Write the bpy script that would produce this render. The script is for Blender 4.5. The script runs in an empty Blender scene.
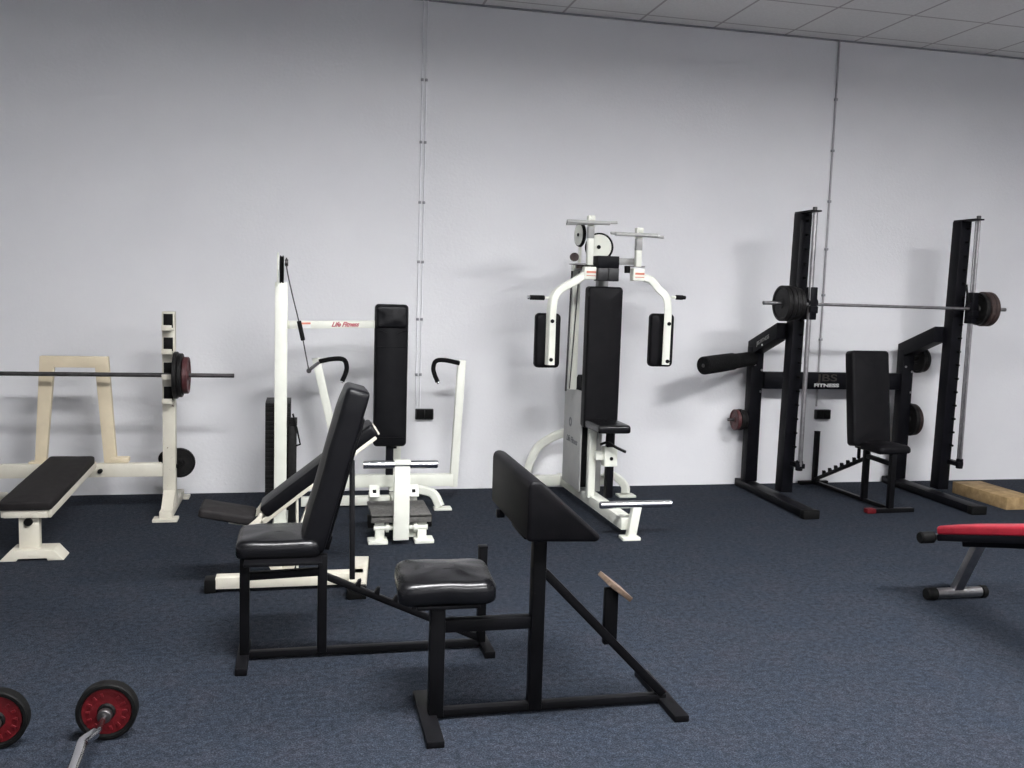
import bpy, bmesh, math, random
from mathutils import Vector, Matrix, noise

random.seed(7)
PI = math.pi
scene = bpy.context.scene
C = scene.collection

# ---------------------------------------------------------------- materials
def new_mat(name):
    m = bpy.data.materials.new(name)
    m.use_nodes = True
    nt = m.node_tree
    return m, nt, nt.nodes['Principled BSDF']

def ramp(nt, src, stops):
    r = nt.nodes.new('ShaderNodeValToRGB')
    el = r.color_ramp.elements
    while len(el) < len(stops):
        el.new(0.5)
    for e, (p, c) in zip(el, stops):
        e.position = p
        e.color = (c[0], c[1], c[2], 1)
    nt.links.new(src, r.inputs[0])
    return r

def tex(nt, scale, detail=4, rough=0.6, space='Object', stretch=None):
    tc = nt.nodes.new('ShaderNodeTexCoord')
    n = nt.nodes.new('ShaderNodeTexNoise')
    n.inputs['Scale'].default_value = scale
    n.inputs['Detail'].default_value = detail
    n.inputs['Roughness'].default_value = rough
    src = tc.outputs[space]
    if stretch:
        mp = nt.nodes.new('ShaderNodeMapping')
        mp.inputs['Scale'].default_value = stretch
        nt.links.new(src, mp.inputs[0])
        src = mp.outputs[0]
    nt.links.new(src, n.inputs['Vector'])
    return n

def bump(nt, bsdf, src, strength, dist=0.01):
    b = nt.nodes.new('ShaderNodeBump')
    b.inputs['Strength'].default_value = strength
    b.inputs['Distance'].default_value = dist
    nt.links.new(src, b.inputs['Height'])
    nt.links.new(b.outputs[0], bsdf.inputs['Normal'])

def paint(name, a, b, rough, scale=9, metallic=0.0, bmp=0.05, lo=0.35, hi=0.65, spec=0.5):
    m, nt, p = new_mat(name)
    n = tex(nt, scale)
    r = ramp(nt, n.outputs['Fac'], [(lo, a), (hi, b)])
    nt.links.new(r.outputs[0], p.inputs['Base Color'])
    p.inputs['Roughness'].default_value = rough
    p.inputs['Metallic'].default_value = metallic
    p.inputs['Specular IOR Level'].default_value = spec
    if bmp:
        n2 = tex(nt, scale * 12, 2)
        bump(nt, p, n2.outputs['Fac'], bmp, 0.004)
    return m

def chipped(name, base, base2, chip, rough, cut=0.70, spec=.5):
    """enamel paint with small worn chips"""
    m, nt, p = new_mat(name)
    n = tex(nt, 5)
    r = ramp(nt, n.outputs['Fac'], [(0.35, base), (0.65, base2)])
    n2 = tex(nt, 26, 6, 0.7)
    r2 = ramp(nt, n2.outputs['Fac'], [(cut, (0, 0, 0)), (cut + 0.03, (1, 1, 1))])
    mx = nt.nodes.new('ShaderNodeMixRGB')
    nt.links.new(r2.outputs[0], mx.inputs[0])
    nt.links.new(r.outputs[0], mx.inputs[1])
    mx.inputs[2].default_value = (*chip, 1)
    nt.links.new(mx.outputs[0], p.inputs['Base Color'])
    p.inputs['Roughness'].default_value = rough
    p.inputs['Specular IOR Level'].default_value = spec
    return m

M = {}
M['white'] = chipped('white_enamel', (0.76, 0.77, 0.69), (0.70, 0.71, 0.63), (0.30, 0.27, 0.23), 0.35, 0.74)
M['offwhite'] = chipped('worn_white_enamel', (0.64, 0.61, 0.52), (0.56, 0.53, 0.44), (0.16, 0.11, 0.08), 0.45, 0.66)
M['cream'] = chipped('yellowed_enamel', (0.66, 0.57, 0.41), (0.57, 0.49, 0.35), (0.25, 0.18, 0.10), 0.5, 0.72)
M['greymetal'] = paint('grey_enamel', (0.30, 0.30, 0.29), (0.24, 0.24, 0.23), 0.4)
M['panel'] = paint('brushed_grey_panel', (0.42, 0.42, 0.40), (0.34, 0.34, 0.33), 0.45, 3)
M['black'] = chipped('black_enamel', (0.0035, 0.0035, 0.004), (0.005, 0.005, 0.006), (0.05, 0.038, 0.03), 0.42, 0.72, spec=.09)
M['blackclean'] = paint('black_powder_coat', (0.0032, 0.0032, 0.0045), (0.005, 0.005, 0.007), 0.45, spec=.10)
M['vinyl'] = paint('black_vinyl', (0.003, 0.003, 0.004), (0.005, 0.005, 0.006), 0.38, 14, bmp=0.12, spec=.18)
M['glossvinyl'] = paint('glossy_black_vinyl', (0.003, 0.003, 0.0035), (0.005, 0.005, 0.006), 0.27, 14, bmp=0.10, spec=.34)
M['mattvinyl'] = paint('matt_black_vinyl', (0.003, 0.003, 0.0038), (0.0055, 0.005, 0.006), 0.5, 14, bmp=0.12, spec=.12)
M['fabric'] = paint('dark_brown_grey_vinyl', (0.008, 0.007, 0.0072), (0.014, 0.012, 0.012), 0.75, 20, bmp=0.2, spec=0.25)
M['foam'] = paint('black_foam', (0.003, 0.003, 0.003), (0.007, 0.007, 0.0075), 0.8, 60, bmp=0.4, spec=.12)
M['rubber'] = paint('black_rubber', (0.003, 0.003, 0.003), (0.006, 0.006, 0.006), 0.6, 20, spec=.12)
M['iron'] = paint('black_cast_iron', (0.005, 0.005, 0.005), (0.012, 0.011, 0.011), 0.5, 30, 0.0, 0.3, spec=.2)
M['brown'] = paint('rusty_brown_iron', (0.018, 0.009, 0.008), (0.045, 0.026, 0.022), 0.6, 24, 0.0, 0.3)
M['redbrown'] = paint('dull_red_iron', (0.045, 0.010, 0.012), (0.085, 0.025, 0.026), 0.5, 24, 0.0, 0.3)
M['red'] = paint('red_paint', (0.075, 0.0014, 0.0036), (0.115, 0.0028, 0.006), 0.55, 30, 0, 0.3, spec=.3)
M['redvinyl'] = paint('red_vinyl', (0.24, 0.006, 0.016), (0.30, 0.010, 0.022), 0.45, 12, 0, 0.1)
M['chrome'] = paint('chrome', (0.70, 0.70, 0.71), (0.60, 0.60, 0.62), 0.16, 15, 1.0, 0.0)
M['steel'] = paint('dull_steel', (0.28, 0.27, 0.275), (0.38, 0.37, 0.375), 0.36, 20, 1.0, 0.05)
M['darksteel'] = paint('dark_steel', (0.065, 0.06, 0.062), (0.11, 0.105, 0.105), 0.42, 20, 0.9, 0.05)
M['rust'] = paint('rusty_worn_plate', (0.07, 0.045, 0.03), (0.17, 0.12, 0.085), 0.6, 22, 0.0, 0.3)
M['plastic'] = paint('dark_grey_plastic', (0.006, 0.006, 0.007), (0.009, 0.009, 0.010), 0.45, 10)
M['conduit'] = paint('white_plastic_conduit', (0.80, 0.80, 0.82), (0.74, 0.74, 0.77), 0.5, 10)
M['greyconduit'] = paint('grey_plastic_conduit', (0.30, 0.29, 0.30), (0.38, 0.37, 0.38), 0.5, 10)
M['clip'] = paint('grey_clip', (0.22, 0.22, 0.24), (0.30, 0.30, 0.31), 0.5, 10)
M['logored'] = paint('red_lettering', (0.40, 0.045, 0.075), (0.34, 0.04, 0.06), 0.5)
M['label_orange'] = paint('orange_red_label', (0.55, 0.16, 0.10), (0.60, 0.22, 0.14), 0.5)
M['labelwhite'] = paint('white_label', (0.75, 0.75, 0.73), (0.68, 0.68, 0.66), 0.5)
M['gold'] = paint('dull_gold_lettering', (0.022, 0.016, 0.011), (0.016, 0.012, 0.008), 0.5)
M['greyink'] = paint('dark_grey_lettering', (0.10, 0.10, 0.11), (0.13, 0.13, 0.14), 0.5)
M['board'] = paint('yellowed_chipboard', (0.20, 0.13, 0.055), (0.33, 0.225, 0.11), 0.85, 14, 0, 0.3)
M['tread'] = paint('dark_tread_plate', (0.07, 0.068, 0.062), (0.14, 0.135, 0.125), 0.7, 40, 0.0, 0.4)

# wall: painted rough plaster
def wall_mat():
    m, nt, p = new_mat('painted_plaster')
    n = tex(nt, 1.3, 5)
    r = ramp(nt, n.outputs['Fac'], [(0.3, (0.70, 0.70, 0.72)), (0.7, (0.74, 0.74, 0.755))])
    nt.links.new(r.outputs[0], p.inputs['Base Color'])
    p.inputs['Roughness'].default_value = 0.75
    p.inputs['Specular IOR Level'].default_value = 0.25
    n2 = tex(nt, 45, 6, 0.65)
    bump(nt, p, n2.outputs['Fac'], 0.22, 0.01)
    return m
M['wall'] = wall_mat()

def carpet_mat():
    m, nt, p = new_mat('blue_carpet')
    fine = tex(nt, 170, 3, 0.7)
    r = ramp(nt, fine.outputs['Fac'], [(0.30, (0.0060, 0.0085, 0.0145)), (0.50, (0.0170, 0.0225, 0.0345)), (0.72, (0.060, 0.068, 0.086))])
    mid = tex(nt, 38, 3, 0.7)
    r3 = ramp(nt, mid.outputs['Fac'], [(0.28, (0.42, 0.42, 0.44)), (0.72, (1.62, 1.60, 1.56))])
    big = tex(nt, 2.2, 4)
    big.inputs['Scale'].default_value = 7.0
    r2 = ramp(nt, big.outputs['Color'], [(0.3, (0.80, 0.86, 0.90)), (0.5, (0.90, 0.90, 0.88)), (0.7, (1.10, 0.97, 0.92))])
    mx = nt.nodes.new('ShaderNodeMixRGB'); mx.blend_type = 'MULTIPLY'; mx.inputs[0].default_value = 1
    nt.links.new(r.outputs[0], mx.inputs[1]); nt.links.new(r2.outputs[0], mx.inputs[2])
    mx2 = nt.nodes.new('ShaderNodeMixRGB'); mx2.blend_type = 'MULTIPLY'; mx2.inputs[0].default_value = 1
    nt.links.new(mx.outputs[0], mx2.inputs[1]); nt.links.new(r3.outputs[0], mx2.inputs[2])
    nt.links.new(mx2.outputs[0], p.inputs['Base Color'])
    p.inputs['Roughness'].default_value = 0.95
    p.inputs['Specular IOR Level'].default_value = 0.15
    p.inputs['Sheen Weight'].default_value = 0.0
    bump(nt, p, fine.outputs['Fac'], 0.6, 0.01)
    return m
M['carpet'] = carpet_mat()

WALL_Y = 6.938
CEIL = 3.559
def ceiling_mat():
    m, nt, p = new_mat('ceiling_tiles')
    tc = nt.nodes.new('ShaderNodeTexCoord')
    sep = nt.nodes.new('ShaderNodeSeparateXYZ')
    nt.links.new(tc.outputs['Object'], sep.inputs[0])
    def math_(op, a, b=None):
        q = nt.nodes.new('ShaderNodeMath'); q.operation = op
        for i, v in enumerate((a, b)):
            if v is None: continue
            if isinstance(v, (int, float)): q.inputs[i].default_value = v
            else: nt.links.new(v, q.inputs[i])
        return q.outputs[0]
    def line(axis, off):
        s = math_('SUBTRACT', sep.outputs[axis], off - 60.0)
        s = math_('DIVIDE', s, 0.6)
        f = math_('FRACT', s)
        d = math_('ABSOLUTE', math_('SUBTRACT', f, 0.5))
        return math_('GREATER_THAN', d, 0.5 - 0.015)
    g = math_('MAXIMUM', line('X', 1.2775), line('Y', WALL_Y - 0.16))
    n = tex(nt, 60, 4)
    r = ramp(nt, n.outputs['Fac'], [(0.35, (0.72, 0.71, 0.69)), (0.65, (0.78, 0.77, 0.75))])
    mx = nt.nodes.new('ShaderNodeMixRGB')
    nt.links.new(g, mx.inputs[0]); nt.links.new(r.outputs[0], mx.inputs[1])
    mx.inputs[2].default_value = (0.44, 0.41, 0.40, 1)
    nt.links.new(mx.outputs[0], p.inputs['Base Color'])
    p.inputs['Roughness'].default_value = 0.9
    bump(nt, p, n.outputs['Fac'], 0.2, 0.005)
    return m
M['ceiling'] = ceiling_mat()

def emit_mat():
    m, nt, p = new_mat('lit_diffuser')
    p.inputs['Base Color'].default_value = (0.8, 0.8, 0.8, 1)
    p.inputs['Emission Color'].default_value = (0.985, 0.985, 1.0, 1)
    p.inputs['Emission Strength'].default_value = 30.5
    return m
M['diffuser'] = emit_mat()

# ---------------------------------------------------------------- mesh helpers
def V(*a):
    return Vector(a[0] if len(a) == 1 else a)

def add_box(bm, c, size, rot=None, bev=0.0, seg=2):
    t = bmesh.new()
    bmesh.ops.create_cube(t, size=1.0)
    for v in t.verts:
        v.co = Vector((v.co.x * size[0], v.co.y * size[1], v.co.z * size[2]))
    if bev > 0:
        bmesh.ops.bevel(t, geom=t.edges[:], offset=min(bev, min(size) * 0.45), segments=seg, profile=0.5, affect='EDGES')
    mt = Matrix.Translation(V(c))
    if rot is not None:
        mt = mt @ rot.to_4x4()
    bmesh.ops.transform(t, matrix=mt, verts=t.verts)
    merge(bm, t)

def merge(bm, t):
    me = bpy.data.meshes.new('tmp')
    t.to_mesh(me); t.free()
    bm.from_mesh(me)
    bpy.data.meshes.remove(me)

def frame_of(d, up=(0, 0, 1)):
    d = V(d).normalized()
    u = V(up)
    if abs(d.dot(u)) > 0.99:
        u = Vector((0, 1, 0)) if abs(d.y) < 0.9 else Vector((1, 0, 0))
    s = d.cross(u).normalized()
    u2 = s.cross(d).normalized()
    return s, u2, d

def add_beam(bm, p0, p1, w, h, bev=0.004, up=(0, 0, 1)):
    """rectangular tube from p0 to p1; w across, h along up"""
    p0, p1 = V(p0), V(p1)
    s, u, d = frame_of(p1 - p0, up)
    R = Matrix((s, u, d)).transposed()
    add_box(bm, (p0 + p1) / 2, (w, h, (p1 - p0).length), R, bev)

def add_cyl(bm, p0, p1, r, seg=20, bev=0.0, r2=None):
    p0, p1 = V(p0), V(p1)
    s, u, d = frame_of(p1 - p0)
    L = (p1 - p0).length
    r2 = r if r2 is None else r2
    if bev > 0:
        prof = [(0, r - bev), (bev, r), (L - bev, r2), (L, r2 - bev)]
    else:
        prof = [(0, r), (L, r2)]
    add_lathe(bm, p0, d, [(0, 0)] + prof + [(L, 0)], seg)

def add_lathe(bm, origin, axis, prof, seg=32):
    """profile of (distance along axis, radius)"""
    s, u, d = frame_of(axis)
    o = V(origin)
    rings = []
    for (t, r) in prof:
        if r <= 1e-6:
            rings.append([bm.verts.new(o + d * t)])
        else:
            rings.append([bm.verts.new(o + d * t + s * (r * math.cos(2 * PI * k / seg)) + u * (r * math.sin(2 * PI * k / seg))) for k in range(seg)])
    for a, b in zip(rings, rings[1:]):
        if len(a) == 1 and len(b) == 1:
            continue
        for k in range(seg):
            k2 = (k + 1) % seg
            if len(a) == 1:
                bm.faces.new((a[0], b[k2], b[k]))
            elif len(b) == 1:
                bm.faces.new((a[k], a[k2], b[0]))
            else:
                bm.faces.new((a[k], a[k2], b[k2], b[k]))

def smooth_path(pts, n=6):
    pts = [V(p) for p in pts]
    out = []
    P = [2 * pts[0] - pts[1]] + pts + [2 * pts[-1] - pts[-2]]
    for i in range(1, len(P) - 2):
        a, b, c, d = P[i - 1:i + 3]
        for k in range(n):
            t = k / n
            out.append(0.5 * ((2 * b) + (c - a) * t + (2 * a - 5 * b + 4 * c - d) * t * t + (3 * b - a - 3 * c + d) * t ** 3))
    out.append(pts[-1])
    return out

def add_tube(bm, pts, r, seg=12, sect=None, up=(0, 0, 1)):
    """swept tube; sect=(w,h) gives a rounded rectangle section"""
    pts = [V(p) for p in pts]
    if sect:
        w, h = sect[0] / 2, sect[1] / 2
        c = min(w, h) * 0.25
        sec = [(w - c, -h), (w, -h + c), (w, h - c), (w - c, h), (-w + c, h), (-w, h - c), (-w, -h + c), (-w + c, -h)]
    else:
        sec = [(r * math.cos(2 * PI * k / seg), r * math.sin(2 * PI * k / seg)) for k in range(seg)]
    rings = []
    s_prev = None
    for i, p in enumerate(pts):
        if i == 0: d = pts[1] - pts[0]
        elif i == len(pts) - 1: d = pts[-1] - pts[-2]
        else: d = (pts[i + 1] - p).normalized() + (p - pts[i - 1]).normalized()
        d = d.normalized()
        if s_prev is None:
            s, u, d = frame_of(d, up)
        else:
            s = (s_prev - d * s_prev.dot(d)).normalized()
            u = s.cross(d).normalized()
        s_prev = s
        rings.append([bm.verts.new(p + s * a + u * b) for a, b in sec])
    n = len(sec)
    for a, b in zip(rings, rings[1:]):
        for k in range(n):
            bm.faces.new((a[k], a[(k + 1) % n], b[(k + 1) % n], b[k]))
    bm.faces.new(rings[0][::-1]); bm.faces.new(rings[-1])

def add_prism(bm, poly, axis, a, b, bev=0.0):
    """poly of 2D points in the plane perpendicular to axis ('x','y','z'), from a to b"""
    t = bmesh.new()
    def P(p, q):
        if axis == 'x': return Vector((q, p[0], p[1]))
        if axis == 'y': return Vector((p[0], q, p[1]))
        return Vector((p[0], p[1], q))
    A = [t.verts.new(P(p, a)) for p in poly]
    B = [t.verts.new(P(p, b)) for p in poly]
    n = len(poly)
    t.faces.new(A); t.faces.new(B[::-1])
    for k in range(n):
        t.faces.new((A[k], B[k], B[(k + 1) % n], A[(k + 1) % n]))
    bmesh.ops.recalc_face_normals(t, faces=t.faces[:])
    if bev > 0:
        bmesh.ops.bevel(t, geom=t.edges[:], offset=bev, segments=3, profile=0.5, affect='EDGES')
    merge(bm, t)

def add_cushion(bm, c, size, rot=None, r=0.02, puff=0.012, nx=10, ny=14, wrinkle=0.0, seed=0, pinch=0.0):
    """upholstered pad: size = (width x, length y, thickness z); rounded rim, slightly domed top"""
    W, L, T = size
    t = bmesh.new()
    def outline(inset, z):
        pts = []
        rc = max(r * 1.2 - inset * 0.3, 0.006)
        w, l = W / 2 - inset, L / 2 - inset
        for (cx, cy, a0) in ((w - rc, l - rc, 0), (-w + rc, l - rc, 90), (-w + rc, -l + rc, 180), (w - rc, -l + rc, 270)):
            for k in range(5):
                a = math.radians(a0 + 22.5 * k)
                pts.append((cx + rc * math.cos(a), cy + rc * math.sin(a)))
        # subdivide the long runs
        out = []
        for i, p in enumerate(pts):
            q = pts[(i + 1) % len(pts)]
            d = math.hypot(q[0] - p[0], q[1] - p[1])
            n = 8 if i % 5 == 4 else 1
            for k in range(n):
                out.append((p[0] + (q[0] - p[0]) * k / n, p[1] + (q[1] - p[1]) * k / n, z))
        return out
    layers = []
    r_ = min(r, T * 0.48)
    for k in range(4):
        a = k / 3 * PI / 2
        layers.append((r_ * (1 - math.sin(a)) * 0.6, -T / 2 + r_ * 0.6 * (1 - math.cos(a))))
    for k in range(6):
        a = k / 5 * PI / 2
        layers.append((r_ * (1 - math.cos(a)), T / 2 - r_ + r_ * math.sin(a)))
    m = min(W, L) / 2
    for k in range(1, 5):
        f = k / 5
        layers.append((r_ + (m - r_ - 0.004) * f, T / 2 + puff * math.sin(f * PI / 2)))
    rings = []
    for (ins, z) in layers:
        ring = []
        for (x, y, zz) in outline(ins, z):
            if wrinkle:
                nz = noise.noise(Vector((x * 9 + seed, y * 9, z * 6)))
                nn = noise.noise(Vector((x * 22 + seed, y * 22, z * 9)))
                k = wrinkle * (nz + 0.5 * nn)
                zz = zz + k
            if pinch:
                u = abs(x) / (W / 2); v = abs(y) / (L / 2)
                zz = zz - pinch * (u * v) ** 2 * (1 if z > 0 else 0)
                s = 1 - pinch * 1.3 * ((1 - u ** 2) * (v > 0.9) + (1 - v ** 2) * (u > 0.9)) * (-1 if abs(z) < T * 0.3 else 0)
                x *= s; y *= s
            ring.append(t.verts.new((x, y, zz)))
        rings.append(ring)
    n = len(rings[0])
    for a, b in zip(rings, rings[1:]):
        for k in range(n):
            t.faces.new((a[k], a[(k + 1) % n], b[(k + 1) % n], b[k]))
    t.faces.new(rings[0][::-1]); t.faces.new(rings[-1])
    mt = Matrix.Translation(V(c))
    if rot is not None:
        mt = mt @ rot.to_4x4()
    bmesh.ops.transform(t, matrix=mt, verts=t.verts)
    merge(bm, t)

def RX(a): return Matrix.Rotation(math.radians(a), 3, 'X')
def RY(a): return Matrix.Rotation(math.radians(a), 3, 'Y')
def RZ(a): return Matrix.Rotation(math.radians(a), 3, 'Z')

def root_loc(o):
    l = Vector(o.location)
    while o.parent:
        o = o.parent
        l += Vector(o.location)
    return l

def obj(name, bm, mat, parent=None, label=None, smooth=40, origin=None):
    """link the bmesh (in the thing's own frame, which for world-built things is the world) as one mesh object"""
    bmesh.ops.recalc_face_normals(bm, faces=bm.faces[:])
    me = bpy.data.meshes.new(name)
    off = Vector((0, 0, 0))
    if parent is not None and not parent.get('_local'):
        off = root_loc(parent)
    elif origin is not None:
        off = V(origin)
    bmesh.ops.translate(bm, verts=bm.verts, vec=-off)
    bm.to_mesh(me); bm.free()
    me.materials.append(M[mat] if isinstance(mat, str) else mat)
    for p in me.polygons:
        p.use_smooth = True
    me.set_sharp_from_angle(angle=math.radians(smooth))
    o = bpy.data.objects.new(name, me)
    C.objects.link(o)
    if parent is not None:
        o.parent = parent
        if parent.get('_local'):
            o['_local'] = 1
    elif origin is not None:
        o.location = off
    if label:
        o['label'] = label
    return o

def thing(name, label, cat, loc=(0, 0, 0), rotz=0, group=None, local=False):
    o = bpy.data.objects.new(name, None)
    o.empty_display_size = 0.2
    C.objects.link(o)
    o.location = loc
    o.rotation_euler = (0, 0, math.radians(rotz))
    o['label'] = label; o['category'] = cat
    if group: o['group'] = group
    if local: o['_local'] = 1
    return o

def tag(o, label, cat, group=None):
    o['label'] = label; o['category'] = cat
    if group: o['group'] = group
    return o

def struct(name, bm, mat, **k):
    o = obj(name, bm, mat, **k)
    o['kind'] = 'structure'
    return o

def text_obj(name, s, mat, parent, loc, size, rot, extrude=0.0008, shear=0.0, squash=1.0, label=None, bold=0.0):
    cu = bpy.data.curves.new(name, 'FONT')
    cu.body = s; cu.size = size; cu.extrude = extrude; cu.shear = shear
    cu.offset = bold
    cu.align_x = 'CENTER'; cu.align_y = 'CENTER'
    tmp = bpy.data.objects.new(name + '_tmp', cu)
    C.objects.link(tmp)
    bpy.context.view_layer.update()
    me = bpy.data.meshes.new_from_object(tmp.evaluated_get(bpy.context.evaluated_depsgraph_get()))
    bpy.data.objects.remove(tmp); bpy.data.curves.remove(cu)
    mt = Matrix.Translation(V(loc) - root_loc(parent)) @ rot.to_4x4() @ Matrix.Diagonal((squash, 1, 1, 1))
    me.transform(mt)
    me.materials.clear(); me.materials.append(M[mat])
    o = bpy.data.objects.new(name, me)
    C.objects.link(o); o.parent = parent
    if label: o['label'] = label
    return o

FRONT = RX(90)          # lettering facing the camera side (-y)
NB = bmesh.new

# ---------------------------------------------------------------- the room
X0, X1, Y0 = -4.6, 8.2, -3.2
def quad_slab(a, b):
    bm = NB(); c = (V(a) + V(b)) / 2; s = V(b) - V(a)
    add_box(bm, c, tuple(abs(q) for q in s)); return bm
struct('floor', quad_slab((X0 - .1, Y0 - .1, -0.1), (X1 + .1, WALL_Y + .1, 0)), 'carpet')
struct('ceiling', quad_slab((X0 - .1, Y0 - .1, CEIL), (X1 + .1, WALL_Y + .1, CEIL + .1)), 'ceiling')
struct('wall_back', quad_slab((X0 - .1, WALL_Y, 0), (X1 + .1, WALL_Y + .1, CEIL)), 'wall')
struct('wall_left', quad_slab((X0 - .1, Y0, 0), (X0, WALL_Y, CEIL)), 'wall')
struct('wall_right', quad_slab((X1, Y0, 0), (X1 + .1, WALL_Y, CEIL)), 'wall')
struct('wall_front', quad_slab((X0 - .1, Y0 - .1, 0), (X1 + .1, Y0, CEIL)), 'wall')
bm = NB(); add_box(bm, ((X0 + X1) / 2, WALL_Y - .012, CEIL - .005), (X1 - X0, .024, .008))
struct('trim_1', bm, 'clip')

# ceiling light fittings (above and behind the frame)
def ceiling_light(x, y, label):
    t = thing('ceiling_light', label, 'light', (x, y, CEIL), 0, 'fluorescent ceiling lights')
    bm = NB()
    add_box(bm, (x - .91, y, CEIL - .03), (.02, .56, .06)); add_box(bm, (x + .91, y, CEIL - .03), (.02, .56, .06))
    add_box(bm, (x, y - .29, CEIL - .03), (1.84, .02, .06)); add_box(bm, (x, y + .29, CEIL - .03), (1.84, .02, .06))
    obj('frame', bm, 'labelwhite', t)
    bm = NB(); add_box(bm, (x, y, CEIL - .02), (1.79, .55, .02))
    obj('diffuser', bm, 'diffuser', t)
LIGHTS = [(0.6, 2.35, 'fluorescent ceiling light above the middle of the room'),
          (4.2, 2.35, 'fluorescent ceiling light above the right side of the room'),
          (1.8, -1.2, 'fluorescent ceiling light behind the camera')]
for a in LIGHTS: ceiling_light(*a)

# ---------------------------------------------------------------- wall services
def conduit(x, z0, z1, mat, r, label, zs):
    t = thing('wall_conduit', label, 'conduit', (x, WALL_Y, z0))
    bm = NB(); add_cyl(bm, (x, WALL_Y - r - .003, z0), (x, WALL_Y - r - .003, z1), r, 12)
    obj('tube', bm, mat, t)
    for z in zs:
        bm = NB(); add_box(bm, (x, WALL_Y - r - .003, z), (r * 2 + .010, r * 2 + .006, .020), bev=.003)
        obj('clip', bm, 'clip', t)
zs = [0.87, 1.28, 1.70, 2.13, 2.56, 3.0]
conduit(0.850, .62, CEIL, 'conduit', .005, 'left one of the two thin white conduits on the wall beside the tall narrow backrest', zs)
conduit(0.880, .62, CEIL, 'conduit', .005, 'right one of the two thin white conduits on the wall beside the tall narrow backrest', zs)
conduit(4.150, .64, CEIL, 'greyconduit', .008, 'grey conduit with clips running down the wall behind the black squat rack', [.86, 1.19, 1.55, 1.92, 2.3, 2.7, 3.1])

def socket(x, z, label):
    t = thing('wall_socket', label, 'socket', (x, WALL_Y, z), 0)
    bm = NB(); add_box(bm, (x, WALL_Y - .018, z), (.135, .036, .080), bev=.006)
    obj('housing', bm, 'plastic', t)
    for s in (-1, 1):
        bm = NB(); add_box(bm, (x + s * .032, WALL_Y - .040, z + .004), (.058, .012, .068), bev=.004)
        obj('socket_cover', bm, 'rubber', t)
socket(.915, .575, 'black double wall socket at the foot of the two white conduits')
socket(4.205, .575, 'black double wall socket under the grey conduit behind the squat rack')

# ---------------------------------------------------------------- weight plates
def plate_profile(r, t, hub=.25, hole=.0136):
    """outer rim raised, recessed web, raised hub; symmetric about t/2"""
    h = t / 2
    e = .004
    side = [(0.0, hole), (0.0, r * hub), (t * .22, r * hub + .006), (t * .22, r * .81), (0.0, r * .86), (0.0, r - e), (e, r)]
    return side + [(t - a, b) for (a, b) in side[::-1]]

def weight_plate(name, c, axis, r, t, mat, label, cat='weight plate', group=None, face=None, hubmat=None, arrow=0):
    o = V(c) - V(axis).normalized() * t / 2
    bm = NB()
    add_lathe(bm, o, axis, plate_profile(r, t) + [(0.0, .014)], 44)
    root = obj(name, bm, mat, None, origin=c, smooth=35)
    tag(root, label, cat, group)
    if face:
        ax = V(axis).normalized()
        bm = NB()
        for sgn in (-1, 1):
            p = V(c) + ax * sgn * (t / 2 - t * .20)
            add_lathe(bm, p - ax * .001, ax, [(0, r * .27), (0, r * .80), (.002, r * .80), (.002, r * .27), (0, r * .27)], 44)
        f = obj('painted_face', bm, face, root, 'red face inside the black rim')
        bm = NB(); bm.from_mesh(f.data)
        s, u, d = frame_of(ax)
        for sgn in (-1, 1):
            p = V(c) + ax * sgn * (t / 2 - t * .14)
            for k in range(14):
                if k in (3, 10): continue
                a = 2 * PI * k / 14
                q = p - V(c) + s * math.cos(a) * r * .60 + u * math.sin(a) * r * .60
                e1 = (s * math.cos(a) + u * math.sin(a)); e2 = (-s * math.sin(a) + u * math.cos(a))
                R = Matrix((e2, e1, ax)).transposed()
                add_box(bm, q, (.009, .014, .004), R, .001)
        bm.to_mesh(f.data); bm.free()
    return root

def bar_obj(name, pts, r, mat, label, cat, origin):
    bm = NB()
    add_tube(bm, pts, r, 16)
    return tag(obj(name, bm, mat, None, origin=origin), label, cat)

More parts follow.
